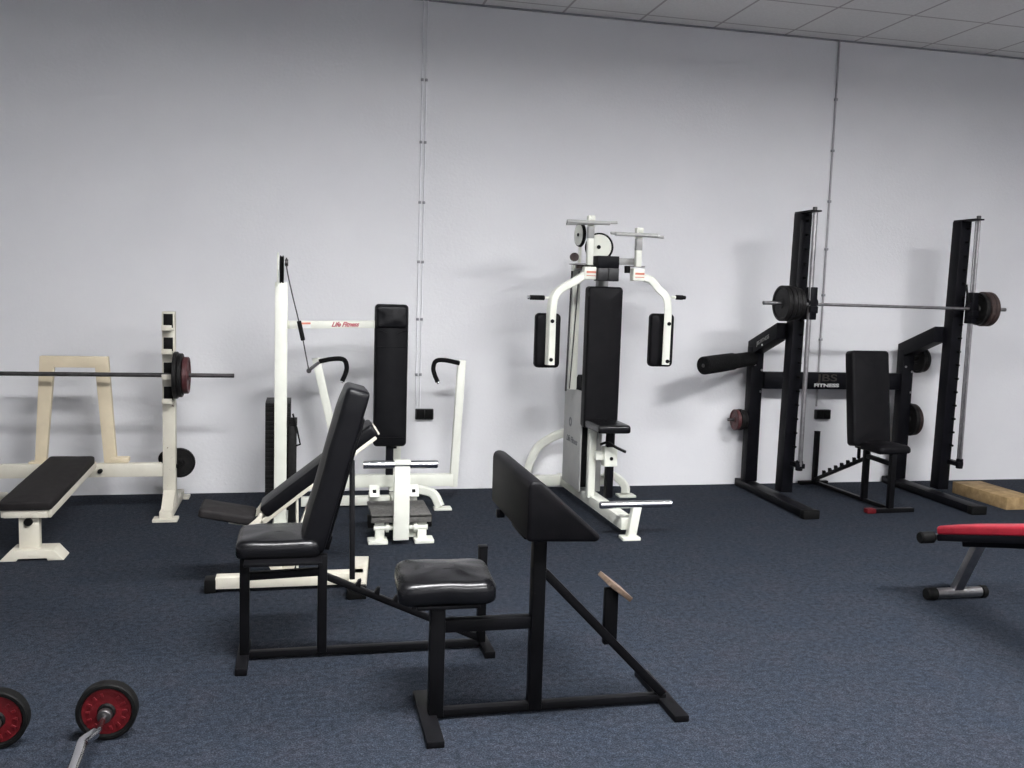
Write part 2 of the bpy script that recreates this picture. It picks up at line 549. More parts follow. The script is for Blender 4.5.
# ================================================================ A  white bench press
BX = -1.375
def bench_press():
    t = thing('bench_press', 'worn cream-white bench press frame with dark flat bench, at the left edge', 'weight bench', (BX, 6.1, 0))
    for s in (1, -1):
        x = BX + s * .562
        bm = NB()
        add_box(bm, (x, 6.36, .055 + .63), (.078, .075, 1.255), bev=.004)
        up = obj('upright', bm, 'offwhite', t)
        for z in (1.255, 1.105, .945, .790):
            bm = NB()
            add_box(bm, (x, 6.318, z), (.056, .016, .088), bev=.002)
            hk = obj('hook_pocket', bm, 'rubber', up, 'black lined bar pocket')
            bm = NB()
            add_box(bm, (x, 6.280, z - .052), (.062, .090, .012), bev=.002)
            add_box(bm, (x, 6.238, z - .040), (.062, .008, .030), bev=.002)
            obj('hook_lip', bm, 'offwhite', up)
        bm = NB()   # welded foot
        add_beam(bm, (x, 6.13, .035), (x, 6.80, .035), .075, .055)
        add_box(bm, (x, 6.15, .010), (.15, .10, .02), bev=.004)
        add_box(bm, (x, 6.79, .010), (.15, .10, .02), bev=.004)
        add_prism(bm, [(6.20, .06), (6.325, .06), (6.325, .16)], 'x', x - .035, x + .035)
        add_prism(bm, [(6.395, .06), (6.52, .06), (6.395, .16)], 'x', x - .035, x + .035)
        obj('foot', bm, 'offwhite', t)
        bm = NB()
        add_cyl(bm, (x + s * .048, 6.35, .31), (x + s * .048, 6.50, .31), .0135)
        add_cyl(bm, (x - s * .042, 6.36, .325), (x - s * .042, 6.575, .325), .0135)
        obj('storage_peg', bm, 'rubber', up)
    bm = NB()
    add_beam(bm, (BX - .523, 6.36, .29), (BX + .523, 6.36, .29), .06, .085)
    obj('crossbar', bm, 'offwhite', t)
    # trapezoid frame standing on the crossbar
    bm = NB()
    y0 = 6.40
    add_prism(bm, [(-1.625, .332), (-1.560, .332), (-1.505, .945), (-1.262, .945), (-1.215, .332), (-1.140, .332), (-1.185, 1.015), (-1.585, 1.015)], 'y', y0 - .025, y0 + .025, .003)
    add_box(bm, (-1.12, 6.40, .350), (.11, .07, .034), bev=.008)
    add_box(bm, (-1.61, 6.40, .338), (.10, .07, .012), bev=.003)
    obj('back_frame', bm, 'cream', t, 'yellowed trapezoid frame')
    # bench: slightly rising toward the uprights
    c0 = Vector((-1.415, 5.33, .298)); c1 = Vector((-1.368, 6.22, .385))
    d = (c1 - c0).normalized(); s, u, d = frame_of(d)
    R = Matrix((s, d, u)).transposed()
    bm = NB()
    add_cushion(bm, (c0 + c1) / 2, (.265, (c1 - c0).length, .050), R, .014, .006, wrinkle=.002)
    obj('bench_pad', bm, 'fabric', t)
    bm = NB()
    for q in (-1, 1):
        add_beam(bm, c0 + s * q * .112 - u * .048 + d * .02, c1 + s * q * .112 - u * .048 + d * .05, .028, .045)
    add_beam(bm, c0 + s * -.11 - u * .048 + d * .03, c0 + s * .11 - u * .048 + d * .03, .04, .045)
    add_beam(bm, c1 + s * -.11 - u * .048, c1 + s * .11 - u * .048, .04, .045)
    obj('bench_rail', bm, 'offwhite', t)
    bm = NB()
    add_box(bm, (-1.405, 5.40, .140), (.10, .055, .225), bev=.004)
    st = obj('stand', bm, 'offwhite', t)
    bm = NB(); add_cyl(bm, (-1.405, 5.374, .205), (-1.405, 5.355, .205), .022, 20, .004)
    obj('knob', bm, 'rubber', st)
    bm = NB()
    add_prism(bm, [(-1.545, 0), (-1.46, 0), (-1.455, .012), (-1.31, .012), (-1.305, 0), (-1.225, 0), (-1.275, .058), (-1.49, .058)], 'y', 5.33, 5.47, .003)
    obj('stand_foot', bm, 'offwhite', t)
    bm = NB()
    add_cyl(bm, (-1.228, 6.30, .29), (-1.228, 6.345, .29), .014, 14, .003)
    obj('pivot_bolt', bm, 'rubber', t)
    return t
bench_press()
BARZ, BARY = .9135, 6.264
bm = NB()
add_cyl(bm, (BX - .97, BARY, BARZ), (BX + .97, BARY, BARZ), .0135, 16, .002)
tag(obj('barbell_bar', bm, 'darksteel', None, origin=(BX, BARY, BARZ)), 'long grey steel bar lying in the hooks of the white bench press', 'barbell')
G_ = 'plates on the bench press bar'
weight_plate('weight_plate', (BX + .616, BARY, BARZ), (1, 0, 0), .150, .026, 'iron', 'large black plate against the right upright of the white bench press', group=G_)
weight_plate('weight_plate', (BX + .644, BARY, BARZ), (1, 0, 0), .140, .026, 'iron', 'black plate sandwiched between the large black and dull red plates, on the bench press bar', group=G_)
weight_plate('weight_plate', (BX + .676, BARY, BARZ), (1, 0, 0), .118, .034, 'redbrown', 'dull red-brown plate outermost on the bench press bar', group=G_)
weight_plate('weight_plate', (-.765, 6.475, .310), (0, 1, 0), .098, .03, 'iron', 'black plate stored low behind the right upright of the white bench press')
weight_plate('weight_plate', (-.855, 6.550, .325), (0, 1, 0), .055, .025, 'iron', 'small black plate peeking out left of the white upright at crossbar height')
weight_plate('weight_plate', (BX - .61, 6.475, .310), (0, 1, 0), .122, .03, 'iron', 'black plate stored low behind the left upright, at the left image edge')

# ================================================================ B  chest press machine
def chest_press():
    t = thing('chest_press_machine', 'white chest press machine with tall narrow black backrest and two swing arms', 'exercise machine', (.66, 6.2, 0))
    # weight column
    bm = NB(); add_box(bm, (-.108, 5.95, .775), (.075, .075, 1.49), bev=.004)
    add_box(bm, (-.108, 6.10, .015), (.09, .45, .03), bev=.004)
    col = obj('weight_column', bm, 'white', t)
    bm = NB()   # pulley seen on edge, in its white guard
    add_lathe(bm, (-.118, 5.95, 1.595), (1, 0, 0), [(0, .01), (0, .085), (.004, .090), (.012, .082), (.020, .090), (.024, .085), (.024, .01), (0, .01)], 36)
    pl = obj('pulley', bm, 'rubber', col, 'black pulley wheel')
    bm = NB()
    add_prism(bm, [(5.89, 1.50), (6.01, 1.50), (6.03, 1.60), (6.0, 1.68), (5.95, 1.70), (5.90, 1.68), (5.87, 1.60)], 'x', -.134, -.124, .001)
    obj('pulley_guard', bm, 'white', pl)
    bm = NB()
    add_cyl(bm, (-.088, 5.93, 1.64), (-.068, 5.93, 1.64), .022, 18, .003)
    obj('swivel', bm, 'darksteel', col)
    bm = NB()
    add_tube(bm, smooth_path([(-.078, 5.92, 1.67), (-.075, 5.915, 1.60), (-.045, 5.905, 1.46), (-.008, 5.895, 1.31)]), .004, 8)
    add_tube(bm, [(-.008, 5.895, 1.31), (.024, 5.89, 1.17), (.060, 5.885, .985)], .004, 8)
    cb = obj('cable', bm, 'darksteel', t)
    bm = NB(); add_cyl(bm, (-.002, 5.895, 1.290), (.024, 5.888, 1.170), .014, 12, .004)
    obj('cable_sleeve', bm, 'rubber', cb)
    bm = NB(); add_beam(bm, (.055, 5.885, .985), (.125, 6.30, 1.0), .018, .018); add_cyl(bm, (.06, 5.87, .985), (.06, 5.90, .985), .015, 12)
    obj('cable_bracket', bm, 'darksteel', cb)
    # weight stack behind the column
    bm = NB()
    for k in range(24):
        add_box(bm, (-.125, 6.15, .10 + k * .0285), (.155, .30, .0278), bev=.0015)
    ws = obj('weight_stack', bm, 'iron', t)
    bm = NB()
    for dx in (-.085,):
        add_cyl(bm, (dx, 6.15, .02), (dx, 6.15, 1.24), .009, 10)
    obj('guide_rod', bm, 'darksteel', ws)
    bm = NB()
    add_box(bm, (-.035, 5.97, .33), (.05, .012, .62), bev=.003)
    add_box(bm, (-.028, 5.965, .66), (.042, .02, .05), bev=.004)
    gd = obj('stack_guard', bm, 'iron', t)
    bm = NB()
    add_tube(bm, [(-.035, 5.95, .71), (-.010, 5.93, .62), (.012, 5.93, .52), (-.02, 5.93, .51)], .006, 8)
    obj('selector_pin', bm, 'rubber', gd)
    bm = NB()
    add_box(bm, (.022, 6.31, .10), (.012, .012, .01))
    bm.free()
    # top beam + its lettering
    bm = NB()
    add_beam(bm, (-.072, 5.95, 1.262), (.62, 6.40, 1.262), .05, .048)
    add_beam(bm, (.61, 6.39, 1.262), (.66, 6.52, 1.262), .05, .048)
    tb = obj('top_beam', bm, 'white', t)
    ang = math.degrees(math.atan2(.45, .692))
    def on_beam(f, dz=0):
        return Vector((-.072, 5.95, 1.262 + dz)).lerp(Vector((.62, 6.40, 1.262 + dz)), f) + Vector((math.sin(math.radians(ang)), -math.cos(math.radians(ang)), 0)) * .0255
    text_obj('lettering', 'Life Fitness', 'logored', tb, on_beam(.50), .042, RZ(ang) @ FRONT, shear=.45, squash=1.12, bold=.0012, label='slanted red script')
    bm = NB(); p = on_beam(.14, -.001)
    add_box(bm, p, (.075, .003, .040), RZ(ang)); lb = obj('warning_label', bm, 'labelwhite', tb)
    bm = NB(); add_box(bm, p + Vector((0, -.002, .010)), (.072, .002, .012), RZ(ang)); obj('label_stripe', bm, 'label_orange', lb, 'orange-red band')
    # rear spine and rear frame
    bm = NB()
    add_box(bm, (.66, 6.52, .70), (.075, .075, 1.22), bev=.004)
    add_beam(bm, (.66, 6.52, .05), (.66, 5.52, .05), .07, .06)
    obj('spine', bm, 'white', t)
    # backrest
    bm = NB()
    Rb = RX(-90)   # cushion face toward -y
    R2 = Matrix(((1, 0, 0), (0, 0, -1), (0, 1, 0)))    # local x->x, y->z, z->-y
    add_cushion(bm, (.600, 6.30, .920), (.222, .955, .075), R2, .022, .010, wrinkle=.002)
    bk = obj('backrest', bm, 'vinyl', t)
    bm = NB()
    add_cushion(bm, (.600, 6.262, 1.315), (.205, .150, .035), R2, .017, .003, wrinkle=.008, seed=3)
    obj('headrest', bm, 'vinyl', bk)
    bm = NB()
    for z in (1.232, 1.118, 1.165): pass
    add_box(bm, (.600, 6.253, 1.115), (.198, .006, .005))
    add_box(bm, (.600, 6.253, .505), (.198, .006, .005))
    for (z, s) in ((1.270, 1), (1.225, 1)):
        for q in (-1, 1):
            add_tube(bm, smooth_path([(.600 + q * .095, 6.249, z), (.600 + q * .065, 6.244, z - .006), (.600 + q * .035, 6.246, z - .020)], 4), .003, 6)
    obj('seam', bm, 'mattvinyl', bk)
    bm = NB(); add_box(bm, (.605, 6.33, .36), (.050, .04, .24), bev=.004)
    add_box(bm, (.63, 6.42, .44), (.045, .20, .04), bev=.004)
    obj('backrest_post', bm, 'blackclean', t)
    # swing frame: two leaning arms joined by a low crossbeam
    bm = NB()
    add_beam(bm, (.24, 6.50, .165), (1.07, 6.50, .165), .06, .085)
    obj('swing_crossbeam', bm, 'white', t)
    for s, (xt, xb) in ((-1, (.112, .320)), (1, (1.115, 1.075))):
        bm = NB()
        add_beam(bm, (xb, 6.50, .115), (xt, 6.50, 1.015), .055, .055, up=(0, 1, 0))
        arm = obj('press_arm', bm, 'white', t)
        bm = NB()
        x0 = xt - s * .02
        pts = [(x0, 6.475, .995), (x0 - s * .10, 6.47, 1.015), (x0 - s * .165, 6.465, 1.010), (x0 - s * .185, 6.46, .965), (x0 - s * .178, 6.45, .92), (x0 - s * .155, 6.44, .865)]
        add_tube(bm, smooth_path(pts, 5), .016, 12)
        hd = obj('hand_grip', bm, 'foam', arm)
        bm = NB(); a, b = V(pts[-2]), V(pts[-1]); dd = (b - a).normalized()
        add_cyl(bm, b - dd * .004, b + dd * .012, .011, 12, .002)
        obj('grip_end_cap', bm, 'chrome', hd)
    # rear stabiliser beam to the left, curved foot to the right
    bm = NB(); add_beam(bm, (.62, 6.42, .045), (.02, 6.42, .045), .06, .06)
    obj('stabiliser_beam', bm, 'white', t)
    for s in (1,):
        bm = NB()
        xs = .70 if s > 0 else .50
        add_tube(bm, smooth_path([(xs + s * .03, 6.38, .125), (xs + s * .12, 6.36, .125), (xs + s * .21, 6.33, .10), (xs + s * .255, 6.30, .018)], 5), .03, sect=(.055, .055), up=(0, 1, 0))
        f = obj('curved_foot', bm, 'white', t)
        bm = NB(); add_box(bm, (xs + s * .27, 6.29, .008), (.12, .08, .016), bev=.003)
        obj('foot_plate', bm, 'white', f)
    # low foot platform in front
    bm = NB(); add_box(bm, (.60, 5.645, .165), (.355, .38, .018), bev=.004)
    add_box(bm, (.60, 5.465, .150), (.355, .02, .045), bev=.004)
    obj('foot_platform', bm, 'tread', t)
    for s in (-1, 1):
        bm = NB()
        x = .60 + s * .125
        add_beam(bm, (x, 5.50, .02), (x, 5.51, .155), .055, .05)
        add_box(bm, (x + s * .012, 5.49, .012), (.115, .10, .024), bev=.004)
        lg = obj('platform_leg', bm, 'white', t)
        bm = NB(); add_box(bm, (x + s * .03, 5.56, .115), (.075, .06, .075), bev=.006)
        obj('bumper', bm, 'rubber', lg)
        bm = NB()
        Rt = RX(35)
        add_box(bm, (x, 5.93, .215), (.065, .012, .085), RX(-35), .002)
        add_box(bm, (x, 6.02, .15), (.05, .16, .05), bev=.003)
        br = obj('slotted_bracket', bm, 'white', t)
        bm = NB(); add_box(bm, (x, 5.924, .213), (.022, .014, .022), RX(-35), .002)
        obj('bracket_hole', bm, 'rubber', br)
    bm = NB(); add_cyl(bm, (.44, 5.49, .09), (.76, 5.49, .09), .016, 14)
    add_lathe(bm, (.51, 5.49, .09), (1, 0, 0), [(0, 0), (0, .028), (.018, .028), (.018, 0)], 16)
    add_lathe(bm, (.675, 5.49, .09), (1, 0, 0), [(0, 0), (0, .028), (.018, .028), (.018, 0)], 16)
    obj('axle', bm, 'white', t)
    bm = NB()
    add_box(bm, (.595, 5.44, .265), (.092, .045, .47), bev=.004)
    add_box(bm, (.595, 5.44, .492), (.098, .052, .030), bev=.008)
    fp = obj('front_post', bm, 'white', t)
    bm = NB(); add_cyl(bm, (.368, 5.44, .480), (.805, 5.44, .480), .024, 20, .004)
    obj('chrome_bar', bm, 'chrome', fp)
    return t
chest_press()

# ================================================================ C  white incline bench
def incline_bench():
    t = thing('incline_bench', 'white-framed incline bench with raised black backrest, behind the black bench chair', 'weight bench', (-.02, 4.72, 0))
    yc = 4.735
    W = .23
    def pad(name, a, b, thick, mat, w=W):
        a, b = V(a), V(b); d = (b - a).normalized()
        s = Vector((0, 1, 0)); u = d.cross(s)
        if u.z < 0: u = -u
        R = Matrix((s, d, s.cross(d))).transposed()
        if (s.cross(d)).z < 0:
            R = Matrix((-s, d, (-s).cross(d))).transposed()
        bm = NB(); add_cushion(bm, (a + b) / 2, (w, (b - a).length, thick), R, .016, .006, wrinkle=.0015)
        return obj(name, bm, mat, t)
    pad('seat', (-.465, yc, .412), (-.205, yc, .362), .046, 'fabric')
    pad('backrest', (-.165, yc, .400), (.368, yc, .815), .062, 'vinyl')
    bm = NB()
    a, b = Vector((-.165, yc, .358)), Vector((.372, yc, .776))
    for q in (-.10, .10):
        add_beam(bm, a + Vector((0, q, 0)), b + Vector((0, q, 0)), .022, .028)
    add_beam(bm, a + Vector((0, -.10, 0)), a + Vector((0, .10, 0)), .03, .03)
    add_box(bm, (.378, yc, .800), (.010, .20, .040), RY(-38), .003)
    obj('back_rail', bm, 'offwhite', t)
    bm = NB()
    add_prism(bm, [(-.225, .325), (-.175, .35), (-.165, .40), (-.180, .405), (-.200, .375), (-.232, .350)], 'y', 4.615, 4.63, .002)
    add_prism(bm, [(-.225, .325), (-.175, .35), (-.165, .40), (-.180, .405), (-.200, .375), (-.232, .350)], 'y', 4.85, 4.865, .002)
    add_beam(bm, (-.33, yc, .350), (-.19, yc, .325), .05, .03)
    obj('hinge_bracket', bm, 'offwhite', t)
    bm = NB()   # V of two posts rising from the base
    add_beam(bm, (-.075, yc, .06), (-.24, yc, .33), .055, .06, up=(0, 1, 0))
    obj('seat_post', bm, 'offwhite', t)
    bm = NB()
    add_beam(bm, (-.055, yc, .06), (.12, yc, .56), .05, .05, up=(0, 1, 0))
    obj('back_post', bm, 'offwhite', t)
    bm = NB()
    add_cyl(bm, (.0, 4.64, .10), (-.004, 4.64, .47), .0065, 12)
    obj('support_rod', bm, 'offwhite', t)
    bm = NB(); add_beam(bm, (-.39, 4.70, .048), (.33, 4.70, .048), .075, .058)
    bs = obj('base_beam', bm, 'offwhite', t)
    bm = NB(); add_box(bm, (-.415, 4.70, .035), (.055, .085, .068), bev=.006)
    obj('rubber_foot', bm, 'rubber', bs)
    bm = NB(); add_beam(bm, (.285, 4.52, .048), (.33, 4.96, .048), .085, .058)
    cf = obj('cross_foot', bm, 'offwhite', t)
    for (x, y) in ((.283, 4.50), (.332, 4.98)):
        bm = NB(); add_box(bm, (x, y, .033), (.092, .045, .064), bev=.005)
        obj('rubber_foot', bm, 'rubber', cf)
incline_bench()

# ================================================================ D + H  black utility benches
def utility_bench(label, loc, rotz, tilt_top, pad_mat='vinyl', seat_mat='glossvinyl', seat=(.335, .30, .075), back=.66, cap=False, pw=.25, yo=0.0, xo=0.0, zs=0.0, sy=0.0):
    """local frame: x runs from the seat end (0 = front leg) to the rear post, y across"""
    t = thing('utility_bench', label, 'weight bench', loc, rotz, 'black upright utility benches', local=True)
    sw, sd, st = seat
    bm = NB()
    add_cushion(bm, (-.03 + sw / 2 - .005, sy, .385 + zs + st / 2), (sw, sd, st), None, .030, .012, wrinkle=.004, seed=rotz)
    obj('seat', bm, seat_mat, t)
    bm = NB(); add_box(bm, (.15, 0, .384 + zs), (.30, .22, .012), bev=.002)
    add_beam(bm, (-.005, 0, .340 + zs * .2), (.31, 0, .350 + zs * .2), .035, .030)
    obj('seat_rail', bm, 'black', t)
    # legs
    for x in (.0, .305):
        bm = NB(); add_box(bm, (x, 0, .205 + zs / 2), (.038, .042, .37 + zs), bev=.003)
        obj('leg', bm, 'black', t)
    # base
    bm = NB(); add_beam(bm, (-.02, 0, .024), (.985, 0, .024), .032, .026, .002)
    obj('base_bar', bm, 'black', t)
    bm = NB(); add_box(bm, (-.005, 0, .015), (.045, .38 if cap else .32, .03), bev=.003)
    ft = obj('front_foot', bm, 'black', t)
    if cap:
        bm = NB(); add_box(bm, (-.005, .165, .017), (.054, .070, .034), bev=.006)
        obj('end_cap', bm, 'red', ft, 'red end cap')
    bm = NB(); add_box(bm, (.985, 0, .014), (.045, .26, .028), bev=.003)
    obj('rear_foot', bm, 'black', t)
    bm = NB(); add_box(bm, (.968, 0, .235), (.036, .036, .41), bev=.003)
    add_box(bm, (.968, 0, .440), (.038, .038, .008), bev=.002)
    obj('rear_post', bm, 'black', t)
    # backrest
    x0, z0 = .235 + xo, .42 + zs * .6
    x1, z1 = x0 + tilt_top, z0 + math.sqrt(max(back ** 2 - tilt_top ** 2, .01))
    a, b = Vector((x0, yo, z0)), Vector((x1, yo, z1))
    d = (b - a).normalized()
    s = Vector((0, -1, 0))
    n = s.cross(d)
    if n.x > 0: s = -s; n = -n
    R = Matrix((s, d, n)).transposed()
    bm = NB(); add_cushion(bm, (a + b) / 2 + n * .0, (pw, back, .095), R, .022, .012, wrinkle=.003, seed=5 + rotz)
    bk = obj('backrest', bm, pad_mat, t)
    bm = NB(); add_beam(bm, a - n * .056 + d * .04, b - n * .056 - d * .12, .09, .02, up=n)
    add_box(bm, a - n * .05 + d * .03, (.06, .06, .05), R, .004)
    obj('back_bracket', bm, 'black', bk)
    # notched ladder bar
    bm = NB()
    p, q = Vector((.30, 0, .345)), Vector((.955, 0, .045))
    add_beam(bm, p, q, .030, .026)
    dl = (q - p).normalized(); nl = Vector((-dl.z, 0, dl.x)) * (1 if dl.x > 0 else -1)
    for k in range(6):
        c = p + dl * (.16 + k * .085)
        add_prism(bm, [(c.x - .012, c.z + .010), (c.x + .012, c.z + .006), (c.x + .016, c.z + .040), (c.x + .004, c.z + .036)], 'y', -.014, .014, .001)
    obj('notched_bar', bm, 'black', t)
    bm = NB()
    tp = a.lerp(b, .56) - n * .065
    add_beam(bm, tp, (.425 if tilt_top > .1 else .40, 0, .318), .022, .020, up=(0, 1, 0))
    obj('prop_strut', bm, 'black', t)
    return t
utility_bench('black vinyl bench chair with steep backrest standing behind the preacher bench', (-.205, 3.80, 0), 0, .180, seat=(.330, .32, .075), back=.685, yo=.10, xo=.025, pw=.26, zs=.038, sy=.11)
utility_bench('black bench chair standing inside the squat rack, red cap on its front foot', (4.175, 5.905, 0), 92, .10, 'mattvinyl', 'mattvinyl', seat=(.26, .27, .055), back=.705, cap=True, pw=.32, zs=.045, yo=.035)

# ================================================================ E  preacher curl bench
def preacher():
    t = thing('preacher_bench', 'black preacher curl bench with slanted arm pad and low seat, nearest in front', 'weight bench', (.88, 3.17, 0))
    yc = 3.17
    bm = NB()
    add_cushion(bm, (.520, 3.290, .462), (.345, .33, .085), RZ(-3), .034, .014, wrinkle=.006, seed=11)
    obj('seat', bm, 'glossvinyl', t)
    bm = NB(); add_box(bm, (.515, 3.24, .415), (.22, .22, .012), bev=.002)
    add_box(bm, (.480, yc, .213), (.052, .052, .402), bev=.003)
    obj('seat_post', bm, 'black', t)
    bm = NB(); add_beam(bm, (.505, yc, .340), (.815, yc, .340), .040, .045)
    obj('upper_rail', bm, 'black', t)
    bm = NB(); add_box(bm, (.840, yc, .345), (.048, .048, .66), bev=.003)
    obj('pad_post', bm, 'black', t)
    bm = NB(); add_beam(bm, (.455, yc, .024), (1.345, yc, .024), .034, .026, .002)
    obj('base_bar', bm, 'black', t)
    bm = NB(); add_box(bm, (.452, 3.155, .012), (.060, .41, .024), bev=.003)
    obj('seat_end_foot', bm, 'black', t)
    bm = NB(); add_box(bm, (1.345, 3.21, .012), (.055, .42, .024), bev=.003)
    ft = obj('far_end_foot', bm, 'black', t)
    bm = NB(); add_beam(bm, (.862, yc, .520), (1.335, yc, .035), .032, .036, up=(0, 1, 0))
    obj('diagonal_brace', bm, 'black', t)
    bm = NB(); add_box(bm, (1.118, yc, .345), (.050, .028, .21), bev=.003)
    br = obj('bar_rest_post', bm, 'black', t)
    bm = NB()
    a, b = Vector((1.092, yc, .486)), Vector((1.172, yc, .424))
    add_beam(bm, a, b, .14, .018, .002, up=(0, 0, 1))
    obj('bar_rest', bm, 'rust', br, 'rusty worn bar rest')
    # wedge pad
    bm = NB()
    add_prism(bm, [(.742, .690), (.988, .682), (1.000, .702), (.785, .893), (.755, .896), (.742, .880)], 'y', 2.95, 3.56, .013)
    pd = obj('arm_pad', bm, 'mattvinyl', t)
    bm = NB(); add_box(bm, (.86, yc, .672), (.20, .20, .010), bev=.002)
    add_box(bm, (.75, 3.42, .675), (.03, .03, .03), bev=.003)
    obj('pad_bracket', bm, 'black', pd)
preacher()

# ================================================================ F  pec deck
def pec_deck():
    t = thing('pec_deck_machine', 'white pec deck machine with hanging arm pads, in the middle of the back wall', 'exercise machine', (2.0, 6.1, 0))
    # base
    bm = NB(); add_beam(bm, (2.005, 5.43, .090), (1.985, 6.86, .090), .085, .075)
    obj('base_beam', bm, 'white', t)
    bm = NB()
    add_beam(bm, (2.015, 5.40, .015), (2.050, 5.40, .235), .055, .050, up=(0, 1, 0))
    add_box(bm, (2.01, 5.40, .010), (.115, .085, .02), bev=.003)
    ff = obj('front_post', bm, 'white', t)
    bm = NB(); add_cyl(bm, (1.805, 5.39, .222), (2.270, 5.39, .222), .0225, 20, .004)
    obj('chrome_bar', bm, 'chrome', ff)
    # rear foot with curved brace
    bm = NB()
    add_beam(bm, (1.66, 6.80, .085), (2.36, 6.80, .085), .07, .075)
    obj('rear_beam', bm, 'white', t)
    bm = NB()
    add_tube(bm, smooth_path([(1.96, 6.72, .465), (1.87, 6.76, .425), (1.77, 6.80, .345), (1.715, 6.80, .24), (1.68, 6.80, .11)], 6), .03, sect=(.058, .058), up=(0, 1, 0))
    obj('curved_brace', bm, 'white', t)
    bm = NB()
    add_tube(bm, smooth_path([(2.28, 6.72, .16), (2.35, 6.66, .13), (2.40, 6.60, .075), (2.40, 6.58, .02)], 5), .03, sect=(.055, .055), up=(0, 1, 0))
    add_box(bm, (2.40, 6.57, .008), (.13, .10, .016), bev=.003)
    obj('rear_foot', bm, 'white', t)
    # weight stack housing
    bm = NB(); add_box(bm, (1.965, 6.40, .50), (.085, .42, .68), bev=.003)
    hs = obj('stack_housing', bm, 'rubber', t)
    bm = NB(); add_prism(bm, [(6.19, .130), (6.62, .130), (6.62, .820), (6.19, .835)], 'x', 1.912, 1.922, .001)
    sp = obj('side_panel', bm, 'panel', hs, 'grey metal panel with faint lettering')
    side = Matrix(((0, 0, -1), (-1, 0, 0), (0, 1, 0)))     # text x -> -y, y -> z, normal -> -x
    text_obj('lettering', 'Life Fitness', 'greyink', sp, (1.9105, 6.40, .46), .060, side, shear=.4, bold=.001)
    bm = NB(); add_lathe(bm, (1.9115, 6.45, .585), (-1, 0, 0), [(0, .018), (0, .034), (.002, .034), (.002, .018), (0, .018)], 24)
    obj('emblem', bm, 'greyink', sp, 'dark ring emblem')
    bm = NB(); add_lathe(bm, (1.955, 6.42, .86), (1, 0, 0), [(0, 0), (0, .07), (.02, .07), (.02, 0)], 24)
    obj('lower_pulley', bm, 'rubber', hs)
    # uprights
    bm = NB(); add_box(bm, (1.885, 6.36, 1.27), (.055, .055, .88), bev=.003)
    obj('stack_upright', bm, 'white', t)
    bm = NB()
    add_cyl(bm, (1.835, 6.34, .82), (1.850, 6.34, 1.66), .007, 10); add_cyl(bm, (1.850, 6.30, .84), (1.890, 6.30, 1.66), .004, 8)
    obj('cable', bm, 'darksteel', t)
    bm = NB(); add_box(bm, (2.045, 6.26, .92), (.070, .070, 1.60), bev=.003)
    obj('main_upright', bm, 'greymetal', t)
    # head
    bm = NB()
    add_box(bm, (2.022, 6.14, 1.722), (.150, .16, .082), bev=.004)
    hd = obj('head_box', bm, 'blackclean', t)
    for s in (-1, 1):
        bm = NB(); add_box(bm, (2.022 + s * .037, 6.10, 1.638), (.072, .10, .086), bev=.004)
        obj('side_cover', bm, 'plastic', hd)
    bm = NB(); add_beam(bm, (1.97, 6.20, 1.735), (2.25, 6.20, 1.735), .05, .045)
    add_beam(bm, (1.86, 6.28, 1.69), (2.06, 6.28, 1.69), .05, .05)
    obj('cross_beam', bm, 'greymetal', t)
    # pulleys
    def pulley(c, axis, r, mat='white'):
        bm = NB(); ax = V(axis).normalized(); o = V(c) - ax * .012
        add_lathe(bm, o - ax * .004, ax, [(0, 0), (0, r * .93), (.006, r * .93), (.006, 0)], 40)
        add_lathe(bm, o + ax * .018, ax, [(0, 0), (0, r * .93), (.006, r * .93), (.006, 0)], 40)
        p = obj('pulley_wheel', bm, mat, t)
        bm = NB(); add_lathe(bm, o + ax * .006, ax, [(-.008, 0), (-.008, r), (.004, r + .006), (.010, r + .006), (.016, r), (.016, 0)], 40)
        obj('belt', bm, 'rubber', p)
        bm = NB(); add_cyl(bm, V(c) - ax * .022, V(c) + ax * .022, r * .15, 14, .002)
        obj('axle_bolt', bm, 'rubber', p)
    pulley((1.995, 6.20, 1.825), (.45, 1, 0), .092)
    pulley((1.895, 6.32, 1.910), (1, .12, 0), .078)
    bm = NB(); add_beam(bm, (1.995, 6.24, 1.72), (1.995, 6.24, 1.83), .03, .012); add_beam(bm, (1.90, 6.335, 1.70), (1.90, 6.335, 1.93), .02, .02)
    obj('pulley_bracket', bm, 'white', t)
    # left cam (thin discs) and small wheel
    bm = NB()
    add_lathe(bm, (1.875, 6.20, 1.700), (0, 0, 1), [(0, 0), (0, .085), (.006, .085), (.006, 0)], 28)
    obj('cam_disc', bm, 'steel', t)
    bm = NB(); add_lathe(bm, (2.265, 6.20, 1.700), (0, 0, 1), [(0, 0), (0, .065), (.006, .065), (.006, 0)], 28)
    obj('cam_disc', bm, 'steel', t)
    bm = NB(); add_lathe(bm, (1.845, 6.27, 1.755), (0, 1, 0), [(0, 0), (0, .030), (.02, .030), (.02, 0)], 20)
    add_lathe(bm, (1.855, 6.17, 1.675), (0, 0, 1), [(0, 0), (0, .026), (.03, .026), (.03, 0)], 20)
    obj('guide_roller', bm, 'brown', t)
    bm = NB(); add_cyl(bm, (2.190, 6.16, 1.655), (2.190, 6.16, 1.705), .020, 16, .004)
    obj('stop_bumper', bm, 'rubber', t)
